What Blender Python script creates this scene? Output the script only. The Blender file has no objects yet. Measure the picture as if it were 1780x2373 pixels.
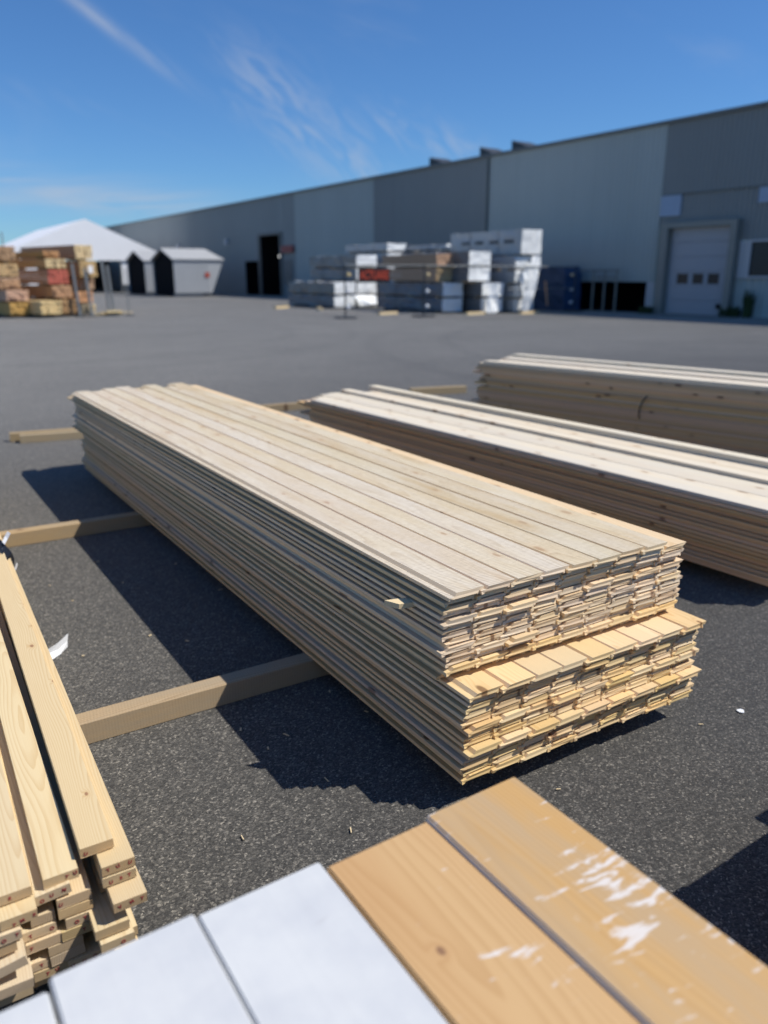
import bpy, bmesh, math, random
from mathutils import Vector, Matrix
random.seed(7)
scn = bpy.context.scene
COL = scn.collection
PI = math.pi

# ------------------------------------------------------------------ camera
cam_d = bpy.data.cameras.new('camera'); cam = bpy.data.objects.new('camera', cam_d); COL.objects.link(cam)
TH, YAW = math.radians(16.80), math.radians(33.345)
F = Vector((math.sin(YAW)*math.cos(TH), math.cos(YAW)*math.cos(TH), -math.sin(TH)))
R = Vector((math.cos(YAW), -math.sin(YAW), 0)); U = R.cross(F)
M = Matrix((R, U, -F)).transposed().to_4x4(); M.translation = Vector((0, 0, 1.5))
cam.matrix_world = M
cam_d.sensor_fit = 'VERTICAL'; cam_d.sensor_height = 36; cam_d.sensor_width = 27
cam_d.lens = 36*1810/2373
cam_d.clip_start = .02; cam_d.clip_end = 2000
cam_d.dof.use_dof = True; cam_d.dof.focus_distance = 2.15; cam_d.dof.aperture_fstop = 1.9
scn.camera = cam

# ------------------------------------------------------------------ sky
SUN = Vector((.61, -.46, 1)).normalized()
SUN_EL = math.asin(SUN.z); SUN_AZ = math.atan2(SUN.x, SUN.y)
w = bpy.data.worlds.new('World'); scn.world = w; w.use_nodes = True
def build_world():
    nt = w.node_tree; N = nt.nodes; L = nt.links; N.clear()
    out = N.new('ShaderNodeOutputWorld'); bg = N.new('ShaderNodeBackground')
    sky = N.new('ShaderNodeTexSky'); sky.sky_type = 'NISHITA'; sky.sun_disc = False
    sky.sun_elevation = SUN_EL; sky.sun_rotation = SUN_AZ
    sky.altitude = 0; sky.air_density = 1.0; sky.dust_density = .1; sky.ozone_density = 3.0
    hs = N.new('ShaderNodeMix'); hs.data_type = 'RGBA'; hs.blend_type = 'MULTIPLY'; hs.inputs[0].default_value = 1
    L.new(sky.outputs[0], hs.inputs[6]); hs.inputs[7].default_value = (.57, .925, 1.34, 1)   # white balance of the clear sky
    # thin cirrus, defined by direction (azimuth, elevation in degrees)
    tc = N.new('ShaderNodeTexCoord'); sp = N.new('ShaderNodeSeparateXYZ'); L.new(tc.outputs['Generated'], sp.inputs[0])
    def m(op, a, b=None, c=None, clamp=False):
        n = N.new('ShaderNodeMath'); n.operation = op; n.use_clamp = clamp
        for i, v in enumerate((a, b, c)):
            if v is None: continue
            if isinstance(v, (int, float)): n.inputs[i].default_value = v
            else: L.new(v, n.inputs[i])
        return n.outputs[0]
    az = m('MULTIPLY', m('ARCTAN2', sp.outputs[0], sp.outputs[1]), 180/PI)
    el = m('MULTIPLY', m('ARCSINE', sp.outputs[2]), 180/PI)
    def noise(su, sv, rot, det, off, dist=.6):
        c = N.new('ShaderNodeCombineXYZ'); L.new(az, c.inputs[0]); L.new(el, c.inputs[1]); c.inputs[2].default_value = off
        mp = N.new('ShaderNodeMapping'); mp.vector_type = 'TEXTURE'
        mp.inputs['Rotation'].default_value = (0, 0, math.radians(rot)); mp.inputs['Scale'].default_value = (su, sv, 1)
        L.new(c.outputs[0], mp.inputs[0])
        n = N.new('ShaderNodeTexNoise'); n.inputs['Scale'].default_value = 1; n.inputs['Detail'].default_value = det
        n.inputs['Roughness'].default_value = .58; n.inputs['Distortion'].default_value = dist
        L.new(mp.outputs[0], n.inputs['Vector']); return n.outputs['Fac']
    def band(u0, v0, ang, half, lo, hi):
        # soft line through (u0,v0) at angle; across half width; along limits
        a = math.radians(ang); du = m('SUBTRACT', az, u0); dv = m('SUBTRACT', el, v0)
        along = m('ADD', m('MULTIPLY', du, math.cos(a)), m('MULTIPLY', dv, math.sin(a)))
        acr = m('ADD', m('MULTIPLY', du, -math.sin(a)), m('MULTIPLY', dv, math.cos(a)))
        e = m('EXPONENT', m('MULTIPLY', m('POWER', m('DIVIDE', acr, half), 2), -1))
        mid, h = (lo+hi)/2, (hi-lo)/2
        f = m('EXPONENT', m('MULTIPLY', m('POWER', m('ABSOLUTE', m('DIVIDE', m('SUBTRACT', along, mid), h)), 4), -1))
        return m('MULTIPLY', e, f)
    n1 = noise(7, 1.0, -34, 5, 1.3); n2 = noise(9, .9, 4, 5, 7.1); n3 = noise(3.6, 1.15, -42, 7, 3.7, 1.2); n4 = noise(14, 4, -20, 4, 9.2)
    def ramp(x, a, b):
        n = N.new('ShaderNodeMapRange'); n.interpolation_type = 'SMOOTHSTEP'; L.new(x, n.inputs[0])
        n.inputs[1].default_value = a; n.inputs[2].default_value = b; return n.outputs[0]
    c1 = m('MULTIPLY', band(17.0, 13.9, -32, .42, -6, 4.5), ramp(n1, .2, .75))
    c2 = m('MULTIPLY', band(28.5, 9.2, -38, 1.9, -7, 6), ramp(n3, .36, .74))
    c3 = m('MULTIPLY', band(12, 4.9, -3, 1.1, -16, 10), ramp(n2, .32, .7))
    c4 = m('MULTIPLY', band(37, 8.6, -20, 1.0, -5, 3), ramp(n3, .4, .8))
    veil = m('MULTIPLY', ramp(n4, .5, .9), .16)
    tot = m('ADD', m('MULTIPLY', c1, .46), m('MULTIPLY', c2, .42)); tot = m('ADD', tot, m('MULTIPLY', c3, .62))
    tot = m('ADD', tot, m('MULTIPLY', c4, .5)); tot = m('ADD', tot, veil, clamp=True)
    mix = N.new('ShaderNodeMix'); mix.data_type = 'RGBA'; L.new(tot, mix.inputs[0]); L.new(hs.outputs[2], mix.inputs[6])
    mix.inputs[7].default_value = (5.7, 6.3, 7.4, 1)
    L.new(mix.outputs[2], bg.inputs[0]); bg.inputs[1].default_value = .085
    L.new(bg.outputs[0], out.inputs[0])
build_world()
# ------------------------------------------------------------------ sun
sd = bpy.data.lights.new('sun', 'SUN'); sd.energy = 5.0; sd.angle = math.radians(.53); sd.color = (1, .955, .88)
so = bpy.data.objects.new('sun', sd); COL.objects.link(so); so.rotation_euler = SUN.to_track_quat('Z', 'Y').to_euler(); so.location = (20, -15, 30)
# ------------------------------------------------------------------ exposure
vs = scn.view_settings; vs.view_transform = 'Standard'; vs.look = 'None'; vs.exposure = 0; vs.gamma = 1; vs.use_curve_mapping = False

# ================================================================== helpers
def link(o, parent=None):
    COL.objects.link(o)
    if parent is not None: o.parent = parent
    return o
def tag(o, label=None, cat=None, group=None, kind=None):
    if label: o['label'] = label
    if cat: o['category'] = cat
    if group: o['group'] = group
    if kind: o['kind'] = kind
    return o
def thing(name, label, cat, loc=(0, 0, 0), rz=0, group=None):
    o = bpy.data.objects.new(name, None); o.empty_display_size = .2
    link(o); o.location = loc; o.rotation_euler = (0, 0, rz)
    return tag(o, label, cat, group)
def obj(name, mesh, parent=None, loc=(0, 0, 0), rot=(0, 0, 0)):
    o = bpy.data.objects.new(name, mesh); o.location = loc; o.rotation_euler = rot
    return link(o, parent)
def mesh_of(name, bm, mats, smooth=False):
    me = bpy.data.meshes.new(name); bm.normal_update(); bm.to_mesh(me); bm.free()
    for mm in (mats if isinstance(mats, (list, tuple)) else [mats]): me.materials.append(mm)
    if smooth: me.shade_smooth()
    return me
def bm_box(bm, x0, x1, y0, y1, z0, z1, mat=0):
    v = [bm.verts.new((x, y, z)) for x in (x0, x1) for y in (y0, y1) for z in (z0, z1)]
    for f in ((0, 1, 3, 2), (4, 6, 7, 5), (0, 4, 5, 1), (2, 3, 7, 6), (0, 2, 6, 4), (1, 5, 7, 3)):
        fc = bm.faces.new([v[i] for i in f]); fc.material_index = mat
    return v
def box(name, x0, x1, y0, y1, z0, z1, mat, bevel=0):
    bm = bmesh.new(); bm_box(bm, x0, x1, y0, y1, z0, z1)
    if bevel: bmesh.ops.bevel(bm, geom=bm.edges[:], offset=bevel, segments=1, affect='EDGES')
    return mesh_of(name, bm, mat)
def extrude_y(name, prof, y0, y1, mats, jag=0, seed=0):
    """profile of (x,z), extruded along y; slot 1 = end faces"""
    rr = random.Random(seed); bm = bmesh.new()
    a = [bm.verts.new((x, y0+rr.uniform(-jag, jag), z)) for x, z in prof]; b = [bm.verts.new((x, y1, z)) for x, z in prof]
    n = len(prof)
    for i in range(n):
        j = (i+1) % n; bm.faces.new((a[i], b[i], b[j], a[j]))
    f = bm.faces.new(a); f.material_index = 1; f = bm.faces.new(b[::-1]); f.material_index = 1
    bmesh.ops.recalc_face_normals(bm, faces=bm.faces[:])
    if len(mats) > 2:
        for f in bm.faces:
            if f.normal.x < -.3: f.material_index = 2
    return mesh_of(name, bm, mats)
def rect_prof(wd, t, c=.0016):
    return [(c, 0), (wd-c, 0), (wd, c), (wd, t-c), (wd-c, t), (c, t), (0, t-c), (0, c)]
def tube(bm, pts, r, n=8, mat=0):
    prev = None
    for i, p in enumerate(pts):
        p = Vector(p); d = (Vector(pts[min(i+1, len(pts)-1)])-Vector(pts[max(i-1, 0)])).normalized()
        s = d.cross(Vector((0, 0, 1)) if abs(d.z) < .9 else Vector((1, 0, 0))).normalized(); t = d.cross(s)
        ring = [bm.verts.new(p+(s*math.cos(k*2*PI/n)+t*math.sin(k*2*PI/n))*r) for k in range(n)]
        if prev:
            for k in range(n):
                bm.faces.new((prev[k], prev[(k+1) % n], ring[(k+1) % n], ring[k])).material_index = mat
        else: bm.faces.new(ring[::-1]).material_index = mat
        prev = ring
    bm.faces.new(prev).material_index = mat

# ================================================================== materials
class NT:
    def __init__(s, name):
        s.mat = bpy.data.materials.new(name); s.mat.use_nodes = True; s.t = s.mat.node_tree; s.N = s.t.nodes; s.L = s.t.links
        s.b = s.N['Principled BSDF']
    def new(s, t, **kw):
        n = s.N.new(t)
        for k, v in kw.items(): setattr(n, k, v)
        return n
    def inp(s, n, k, v):
        if v is None: return
        if hasattr(v, 'is_linked') or isinstance(v, bpy.types.NodeSocket): s.L.new(v, n.inputs[k])
        else: n.inputs[k].default_value = v
    def m(s, op, a, b=None, c=None, clamp=False):
        n = s.new('ShaderNodeMath', operation=op); n.use_clamp = clamp
        for i, v in enumerate((a, b, c)): s.inp(n, i, v)
        return n.outputs[0]
    def v(s, op, a, b=None):
        n = s.new('ShaderNodeVectorMath', operation=op); s.inp(n, 0, a); s.inp(n, 1, b); return n.outputs[0]
    def noise(s, vec, scale, det=3, rough=.55, dist=0, dim='3D'):
        n = s.new('ShaderNodeTexNoise', noise_dimensions=dim); s.inp(n, 'Vector', vec); s.inp(n, 'Scale', scale)
        s.inp(n, 'Detail', det); s.inp(n, 'Roughness', rough); s.inp(n, 'Distortion', dist); return n.outputs['Fac']
    def ramp(s, f, stops, interp='LINEAR'):
        n = s.new('ShaderNodeValToRGB'); s.inp(n, 0, f); e = n.color_ramp; e.interpolation = interp
        while len(e.elements) < len(stops): e.elements.new(.5)
        for el, (p, c) in zip(e.elements, stops):
            el.position = p; el.color = (c, c, c, 1) if isinstance(c, (int, float)) else (*c, 1)
        return n.outputs[0]
    def sstep(s, f, a, b):
        n = s.new('ShaderNodeMapRange', interpolation_type='SMOOTHSTEP'); s.inp(n, 0, f); n.inputs[1].default_value = a; n.inputs[2].default_value = b; return n.outputs[0]
    def mix(s, f, a, b, blend='MIX'):
        n = s.new('ShaderNodeMix', data_type='RGBA', blend_type=blend)
        for k, x in ((0, f), (6, a), (7, b)):
            if isinstance(x, tuple): x = (*x, 1) if len(x) == 3 else x
            s.inp(n, k, x)
        return n.outputs[2]
    def bump(s, h, strength, dist):
        n = s.new('ShaderNodeBump'); s.inp(n, 'Height', h); n.inputs['Strength'].default_value = strength; n.inputs['Distance'].default_value = dist
        s.L.new(n.outputs[0], s.b.inputs['Normal'])
    def out(s, col, rough=.6, spec=.4):
        s.inp(s.b, 'Base Color', col if not isinstance(col, tuple) else (*col, 1)); s.inp(s.b, 'Roughness', rough); s.b.inputs['Specular IOR Level'].default_value = spec
        return s.mat
def coords(s):
    tc = s.new('ShaderNodeTexCoord').outputs['Object']
    oi = s.new('ShaderNodeObjectInfo'); wn = s.new('ShaderNodeTexWhiteNoise', noise_dimensions='1D'); s.L.new(oi.outputs['Random'], wn.inputs['W'])
    return tc, wn.outputs['Color'], oi.outputs['Random']

def wood(name, early, late, ring=.0042, knots=.55, knot_col=(.12, .06, .03), contrast=1., saw=0., var=.14, rough=.62, grey=None, grey_amt=0., paint=None, knot_scale=(8, 3.2), blotch=.0, ksize=1.):
    s = NT(name); co, rv, rnd = coords(s)
    off = s.v('MULTIPLY', s.v('SUBTRACT', rv, (.5, .5, .5)), (.16, 60, .10))
    P = s.v('ADD', s.v('ADD', co, off), (-.05, 0, .055))
    big = s.v('ADD', co, s.v('MULTIPLY', rv, (31, 57, 43)))
    # knots: two-dimensional cells on the face, run through the thickness
    kc = s.v('MULTIPLY', big, (knot_scale[0], knot_scale[1], 0))
    vo = s.new('ShaderNodeTexVoronoi', voronoi_dimensions='2D', feature='F1'); s.L.new(kc, vo.inputs['Vector']); vo.inputs['Scale'].default_value = 1
    vd = vo.outputs['Distance']; vsep = s.new('ShaderNodeSeparateColor'); s.L.new(vo.outputs['Color'], vsep.inputs[0])
    present = s.m('LESS_THAN', vsep.outputs[0], knots)
    size = s.m('MULTIPLY_ADD', vsep.outputs[1], .07*ksize, .05*ksize)
    halo = s.m('MULTIPLY', present, s.m('SUBTRACT', 1, s.m('DIVIDE', vd, s.m('MULTIPLY', size, 3.4)), clamp=True))
    core = s.m('MULTIPLY', present, s.sstep(s.m('DIVIDE', vd, size), 1.0, .55))
    # growth rings round a pith that lies off the board
    sx = s.new('ShaderNodeSeparateXYZ'); s.L.new(P, sx.inputs[0])
    w1 = s.noise(s.v('MULTIPLY', big, (5, .75, 5)), 1, 2, .5)
    w2 = s.noise(s.v('MULTIPLY', big, (22, 3.0, 22)), 1, 2, .5)
    r = s.m('SQRT', s.m('ADD', s.m('MULTIPLY', sx.outputs[0], sx.outputs[0]), s.m('MULTIPLY', sx.outputs[2], sx.outputs[2])))
    r = s.m('ADD', r, s.m('MULTIPLY', s.m('SUBTRACT', w1, .5), .085))
    r = s.m('ADD', r, s.m('MULTIPLY', s.m('SUBTRACT', w2, .5), .007))
    r = s.m('ADD', r, s.m('MULTIPLY', s.m('MULTIPLY', halo, halo), .012))
    fr = s.m('FRACT', s.m('DIVIDE', r, ring))
    g = s.ramp(fr, [(0, .05), (.45, .16), (.82, .8), (.93, 1.), (1, .05)])
    fine = s.noise(s.v('MULTIPLY', big, (420, 7, 420)), 1, 3, .6)
    g = s.m('MULTIPLY', g, contrast); g = s.m('ADD', g, s.m('MULTIPLY', s.m('SUBTRACT', fine, .5), .55), clamp=True)
    col = s.mix(g, early, late)
    pat = s.noise(s.v('MULTIPLY', big, (6, .8, 6)), 1, 3, .6)
    if blotch: col = s.mix(s.m('MULTIPLY', s.sstep(pat, .5, .72), blotch), col, tuple(c*k for c, k in zip(late, (.95, .8, .62))))
    if grey is not None:
        gm = s.sstep(s.noise(s.v('MULTIPLY', big, (14, 2.2, 14)), 1, 4, .65), .36, .66)
        col = s.mix(s.m('MULTIPLY', gm, grey_amt), col, grey)
    if saw:
        sp = s.new('ShaderNodeSeparateXYZ'); s.L.new(big, sp.inputs[0])
        ph = s.m('ADD', s.m('MULTIPLY', sp.outputs[1], 2*PI/.0105), s.m('MULTIPLY', sp.outputs[0], 70))
        ph = s.m('ADD', ph, s.m('MULTIPLY', s.noise(s.v('MULTIPLY', big, (9, 6, 9)), 1, 2), 9))
        sw = s.m('MULTIPLY_ADD', s.m('SINE', ph), .5, .5)
        sw = s.m('MULTIPLY', sw, s.noise(s.v('MULTIPLY', big, (40, 90, 40)), 1, 3, .6))
        col = s.mix(s.m('MULTIPLY', sw, saw), col, tuple(c*.5 for c in late))
    col = s.mix(s.m('MULTIPLY', s.m('MULTIPLY', halo, halo), .45), col, tuple(c*k for c, k in zip(late, (.9, .72, .55))))
    col = s.mix(s.m('MULTIPLY', core, .82), col, knot_col)
    vsh = s.new('ShaderNodeSeparateColor'); s.L.new(rv, vsh.inputs[0])
    hsv = s.new('ShaderNodeHueSaturation'); s.L.new(col, hsv.inputs['Color'])
    s.L.new(s.m('MULTIPLY_ADD', vsh.outputs[0], .012, .493), hsv.inputs['Hue'])
    s.L.new(s.m('MULTIPLY_ADD', vsh.outputs[1], .3, .85), hsv.inputs['Saturation'])
    s.L.new(s.m('MULTIPLY_ADD', vsh.outputs[2], 2*var, 1-var), hsv.inputs['Value'])
    col = hsv.outputs[0]; rg = rough
    if paint is not None:
        # smears of white paint dragged across the board
        mp = s.new('ShaderNodeMapping', vector_type='TEXTURE'); s.L.new(big, mp.inputs[0])
        mp.inputs['Rotation'].default_value = (0, 0, math.radians(-6)); mp.inputs['Scale'].default_value = (.062, .015, 1)
        n1 = s.noise(mp.outputs[0], 1, 5, .62, .4); n2 = s.noise(s.v('ADD', big, (3.1, 5.7, 0)), 8.5, 3)
        xx = s.new('ShaderNodeSeparateXYZ'); s.L.new(co, xx.inputs[0])
        side = s.sstep(xx.outputs[0], .03, .19)
        thr = s.m('ADD', s.m('ADD', n1, s.m('MULTIPLY', s.m('SUBTRACT', n2, .5), .8)), s.m('MULTIPLY', side, .10))
        yy = s.m('EXPONENT', s.m('MULTIPLY', s.m('POWER', s.m('DIVIDE', s.m('ADD', xx.outputs[1], .27), .17), 2), -1))
        thr = s.m('ADD', s.m('SUBTRACT', thr, .06), s.m('MULTIPLY', yy, .12))
        pm = s.sstep(thr, paint, paint+.11)
        col = s.mix(s.m('MULTIPLY', pm, .8), col, (.72, .69, .66)); rg = .5
    s.bump(s.m('ADD', s.m('MULTIPLY', fine, .6), s.m('MULTIPLY', g, .4)), .25, .0012)
    return s.out(col, rg, .35)

W_SAWN = wood('sawn_weathered_spruce', (.70, .60, .43), (.53, .42, .275), .0052, .22, (.40, .28, .18), .7, 1.0, .06, .75, (.72, .655, .545), .55, blotch=.6)
W_PALE = wood('fresh_pale_spruce', (.72, .57, .385), (.58, .42, .24), .004, .5, (.17, .085, .045), .7, .0, .13)
W_YELL = wood('planed_yellow_spruce', (.74, .56, .31), (.62, .42, .195), .0042, .5, (.17, .085, .04), .7, .0, .12)
W_SIDE = wood('lifted_shade_side', (.89, .65, .385), (.82, .575, .33), .0045, .16, (.30, .17, .10), .5, .0, .13, .7)  # left-facing sides only: brighter, warmer colour that lifts their shade
W_EDGE = wood('aged_spruce', (.74, .51, .285), (.62, .39, .195), .0045, .4, (.20, .10, .06), .6, .0, .15, .7)
W_LOOSE = wood('planed_pale_lumber', (.71, .58, .36), (.58, .42, .225), .0040, .5, (.30, .17, .10), .65, .0, .06, .55, knot_scale=(10, 5.2), ksize=.6)
W_LEND = wood('lumber_end_grain', (.55, .42, .26), (.40, .28, .15), .0036, .0, (.2, .1, .05), 1., .0, .16, .8)
W_BEAM = wood('weathered_bearer_wood', (.43, .315, .165), (.31, .21, .095), .005, .5, (.10, .055, .03), .8, .25, .12, .8, (.33, .275, .185), .5)
W_ORNG = wood('orange_stained_pine', (.58, .36, .135), (.47, .265, .08), .0062, .5, (.22, .11, .05), .6, .0, .02, .42, knot_scale=(6.5, 4.4), blotch=.35, paint=.74, ksize=.42)
W_ORNG2 = wood('paint_smeared_pine', (.57, .355, .15), (.46, .265, .095), .0080, .55, (.20, .11, .06), .45, .0, .02, .45, (.42, .34, .24), .45, paint=.685, knot_scale=(5.5, 4.0), blotch=.35, ksize=.6)

def simple(name, col, rough=.5, spec=.4, metal=0, var=.06, scale=3., bump=0):
    s = NT(name); co, rv, rnd = coords(s)
    n = s.noise(s.v('ADD', co, s.v('MULTIPLY', rv, (9, 9, 9))), scale, 4, .6)
    c = s.mix(n, tuple(x*(1-var*2) for x in col), tuple(min(1, x*(1+var*2)) for x in col))
    s.b.inputs['Metallic'].default_value = metal
    if bump: s.bump(n, bump, .02)
    return s.out(c, rough, spec)
def white_paint():
    s = NT('white_painted_board'); co, rv, rnd = coords(s); big = s.v('ADD', co, s.v('MULTIPLY', rv, (31, 57, 43)))
    gr = s.noise(s.v('MULTIPLY', big, (70, 2.2, 70)), 1, 4, .6, .3); mot = s.noise(big, 9, 4, .6); sc = s.noise(s.v('MULTIPLY', big, (9, 120, 9)), 1, 2, .5)
    c = s.mix(s.sstep(mot, .3, .75), (.625, .63, .615), (.55, .56, .565)); c = s.mix(s.m('MULTIPLY', s.sstep(gr, .5, .8), .16), c, (.50, .50, .50))
    c = s.mix(s.m('MULTIPLY', s.m('MULTIPLY', s.sstep(sc, .70, .76), s.sstep(mot, .5, .62)), .35), c, (.45, .44, .43))
    s.bump(s.m('ADD', gr, s.m('MULTIPLY', mot, .7)), .18, .002); return s.out(c, .38, .45)
WHITE = white_paint()
PAINT_EDGE = simple('white_paint_edge', (.74, .75, .77), .5, .4, 0, .04, 9)
def two_tone_wall(name, col):
    s = NT(name); co, rv, rnd = coords(s)
    n = s.noise(s.v('MULTIPLY', co, (1, .35, .12)), 1.0, 4, .6); st = s.noise(s.v('MULTIPLY', co, (1, 2.4, .05)), 1.0, 3, .6)
    c = s.mix(n, tuple(x*.9 for x in col), tuple(x*1.1 for x in col)); c = s.mix(s.m('MULTIPLY', s.sstep(st, .5, .8), .22), c, tuple(x*.72 for x in col))
    return s.out(c, .5, .35)
WL = two_tone_wall('light_steel_cladding', (.415, .455, .435)); WD = two_tone_wall('dark_steel_cladding', (.255, .27, .265))
WF = two_tone_wall('far_steel_cladding', (.295, .315, .305))
TRIM = simple('grey_trim', (.15, .16, .155), .5); FRAME = simple('door_frame_steel', (.25, .25, .225), .45)
DOOR = two_tone_wall('door_steel', (.40, .40, .42)); BLUEP = simple('blue_fascia_plate', (.32, .40, .52), .4)
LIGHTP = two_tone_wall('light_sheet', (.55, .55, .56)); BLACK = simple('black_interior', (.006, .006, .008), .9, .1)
GLASS = simple('dark_glass', (.012, .014, .018), .3, .4, 0, 0)
def emis(name, col, st):
    s = NT(name); s.out(col, .5); s.b.inputs['Emission Color'].default_value = (*col, 1); s.b.inputs['Emission Strength'].default_value = st; return s.mat
LAMP = emis('hall_lamp_glow', (1, .97, .9), 1.2)
TENT = simple('white_tent_fabric', (.88, .88, .88), .55, .3, 0, .03, .6)
SHED = simple('grey_shed_sheet', (.40, .415, .43), .5, .3, 0, .05, 1.2); SHEDR = simple('pale_shed_roof', (.38, .385, .385), .6)
RED = simple('red_mark', (.42, .075, .045), .5); REDS = simple('dull_red_sign', (.26, .035, .03), .5)
STEEL = simple('galvanised_steel', (.22, .235, .24), .55, .4, .3, .08, 6); DSTEEL = simple('dark_steel', (.06, .065, .07), .5, .4, .3)
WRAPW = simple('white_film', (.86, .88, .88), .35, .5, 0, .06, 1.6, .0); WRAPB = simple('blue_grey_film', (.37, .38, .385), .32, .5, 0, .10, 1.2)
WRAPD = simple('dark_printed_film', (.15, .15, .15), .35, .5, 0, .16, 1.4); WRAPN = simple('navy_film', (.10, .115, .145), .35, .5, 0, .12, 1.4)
TARP = simple('dark_blue_tarp', (.035, .075, .16), .5, .4, 0, .12, 2.)
INK = simple('red_ink', (.30, .05, .05), .8, .2, 0, .35, 400); DINK = simple('dark_print', (.045, .05, .06), .5); BANNER = simple('black_banner', (.01, .01, .012), .6); REDL = simple('red_letters', (.55, .075, .035), .5)
PAPER = simple('white_paper', (.78, .79, .80), .6, .3, 0, .04, 40); PLAST = simple('black_plastic', (.012, .013, .016), .25, .6)
CHIP = simple('pale_wood_chip', (.70, .56, .34), .7)
LG = wood('yard_lumber_gold', (.62, .42, .185), (.48, .30, .12), .02, .0, contrast=.6, var=.12); LP = wood('yard_lumber_pink', (.60, .36, .21), (.48, .26, .14), .02, .0, contrast=.6, var=.12)
LR = simple('red_sealed_ends', (.52, .13, .09), .6); LB = wood('yard_lumber_brown', (.42, .27, .155), (.30, .18, .10), .02, .0, contrast=.6, var=.1); LY = wood('yard_lumber_cream', (.72, .56, .31), (.62, .46, .24), .02, .0, contrast=.5, var=.08)
LEAF = simple('dark_foliage', (.05, .075, .03), .7, .2, 0, .3, 2)

def asphalt():
    s = NT('asphalt'); tc = s.new('ShaderNodeTexCoord').outputs['Object']
    wob = s.new('ShaderNodeTexNoise', noise_dimensions='2D'); s.L.new(tc, wob.inputs['Vector']); wob.inputs['Scale'].default_value = 90; wob.inputs['Detail'].default_value = 2
    jit = s.v('ADD', tc, s.v('MULTIPLY', s.v('SUBTRACT', wob.outputs['Color'], (.5, .5, .5)), (.011, .011, 0)))
    vo = s.new('ShaderNodeTexVoronoi', voronoi_dimensions='2D'); s.L.new(jit, vo.inputs['Vector']); vo.inputs['Scale'].default_value = 180
    sc = s.new('ShaderNodeSeparateColor'); s.L.new(vo.outputs['Color'], sc.inputs[0])
    base = s.ramp(sc.outputs[0], [(0, (.038, .038, .038)), (.30, (.060, .060, .059)), (.62, (.088, .087, .084)), (.84, (.125, .122, .118)), (.94, (.17, .165, .157)), (1, (.30, .29, .27))])
    vo2 = s.new('ShaderNodeTexVoronoi', voronoi_dimensions='2D'); s.L.new(tc, vo2.inputs['Vector']); vo2.inputs['Scale'].default_value = 47
    s2 = s.new('ShaderNodeSeparateColor'); s.L.new(vo2.outputs['Color'], s2.inputs[0])
    spot = s.m('MULTIPLY', s.m('GREATER_THAN', s2.outputs[1], .91), s.sstep(vo2.outputs['Distance'], .26, .17))
    base = s.mix(s.m('MULTIPLY', spot, .5), base, (.32, .31, .29))
    edge = s.sstep(vo.outputs['Distance'], .3, .75)
    base = s.mix(s.m('MULTIPLY', edge, .42), base, (.014, .014, .015))
    lo = s.noise(tc, .55, 5, .6); lo2 = s.noise(s.v('MULTIPLY', tc, (.09, .16, 1)), 1, 5, .6, 1.0); mid = s.noise(tc, 9, 4, .6)
    k = s.m('ADD', s.m('MULTIPLY', s.m('SUBTRACT', lo, .5), .45), s.m('MULTIPLY', s.m('SUBTRACT', lo2, .5), .6)); k = s.m('ADD', k, s.m('MULTIPLY', s.m('SUBTRACT', mid, .5), .2))
    sx = s.new('ShaderNodeSeparateXYZ'); s.L.new(tc, sx.inputs[0])
    def arc(cx, cy, r, wd):
        dx = s.m('SUBTRACT', sx.outputs[0], cx); dy = s.m('SUBTRACT', sx.outputs[1], cy)
        d = s.m('SQRT', s.m('ADD', s.m('MULTIPLY', dx, dx), s.m('MULTIPLY', dy, dy)))
        return s.m('EXPONENT', s.m('MULTIPLY', s.m('POWER', s.m('DIVIDE', s.m('SUBTRACT', d, r), wd), 2), -1))
    tyre = s.m('ADD', s.m('ADD', arc(2, 24, 9, .16), arc(2, 24, 10.7, .16)), s.m('ADD', arc(22, 8, 12.5, .18), arc(22, 8, 14.3, .18)))
    k = s.m('SUBTRACT', k, s.m('MULTIPLY', s.m('MULTIPLY', tyre, lo), .22))
    far_pale = s.m('MULTIPLY', s.sstep(s.m('ADD', s.m('MULTIPLY_ADD', lo2, 5, -2.5), sx.outputs[1]), 3.5, 14), .85)   # paler further off: grazing brightness of the ground put into its colour
    hsv = s.new('ShaderNodeHueSaturation'); s.L.new(base, hsv.inputs['Color']); s.L.new(s.m('MULTIPLY', s.m('ADD', k, 1.05), s.m('ADD', far_pale, 1)), hsv.inputs['Value']); s.inp(hsv, 'Saturation', 1.0)
    s.bump(s.m('SUBTRACT', s.m('MULTIPLY', sc.outputs[1], .6), vo.outputs['Distance']), .6, .003)
    s.b.inputs['Diffuse Roughness'].default_value = 1.0; s.b.inputs['Sheen Weight'].default_value = .12; s.b.inputs['Sheen Roughness'].default_value = .5
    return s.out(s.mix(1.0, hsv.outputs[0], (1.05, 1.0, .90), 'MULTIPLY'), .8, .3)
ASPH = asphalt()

# ================================================================== ground
bm = bmesh.new(); vv = [bm.verts.new(p) for p in ((-400, -200, 0), (600, -200, 0), (600, 900, 0), (-400, 900, 0))]; bm.faces.new(vv)
tag(obj('ground', mesh_of('ground', bm, ASPH)), 'dark grey asphalt yard with pale aggregate', None, None, 'structure')

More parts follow.
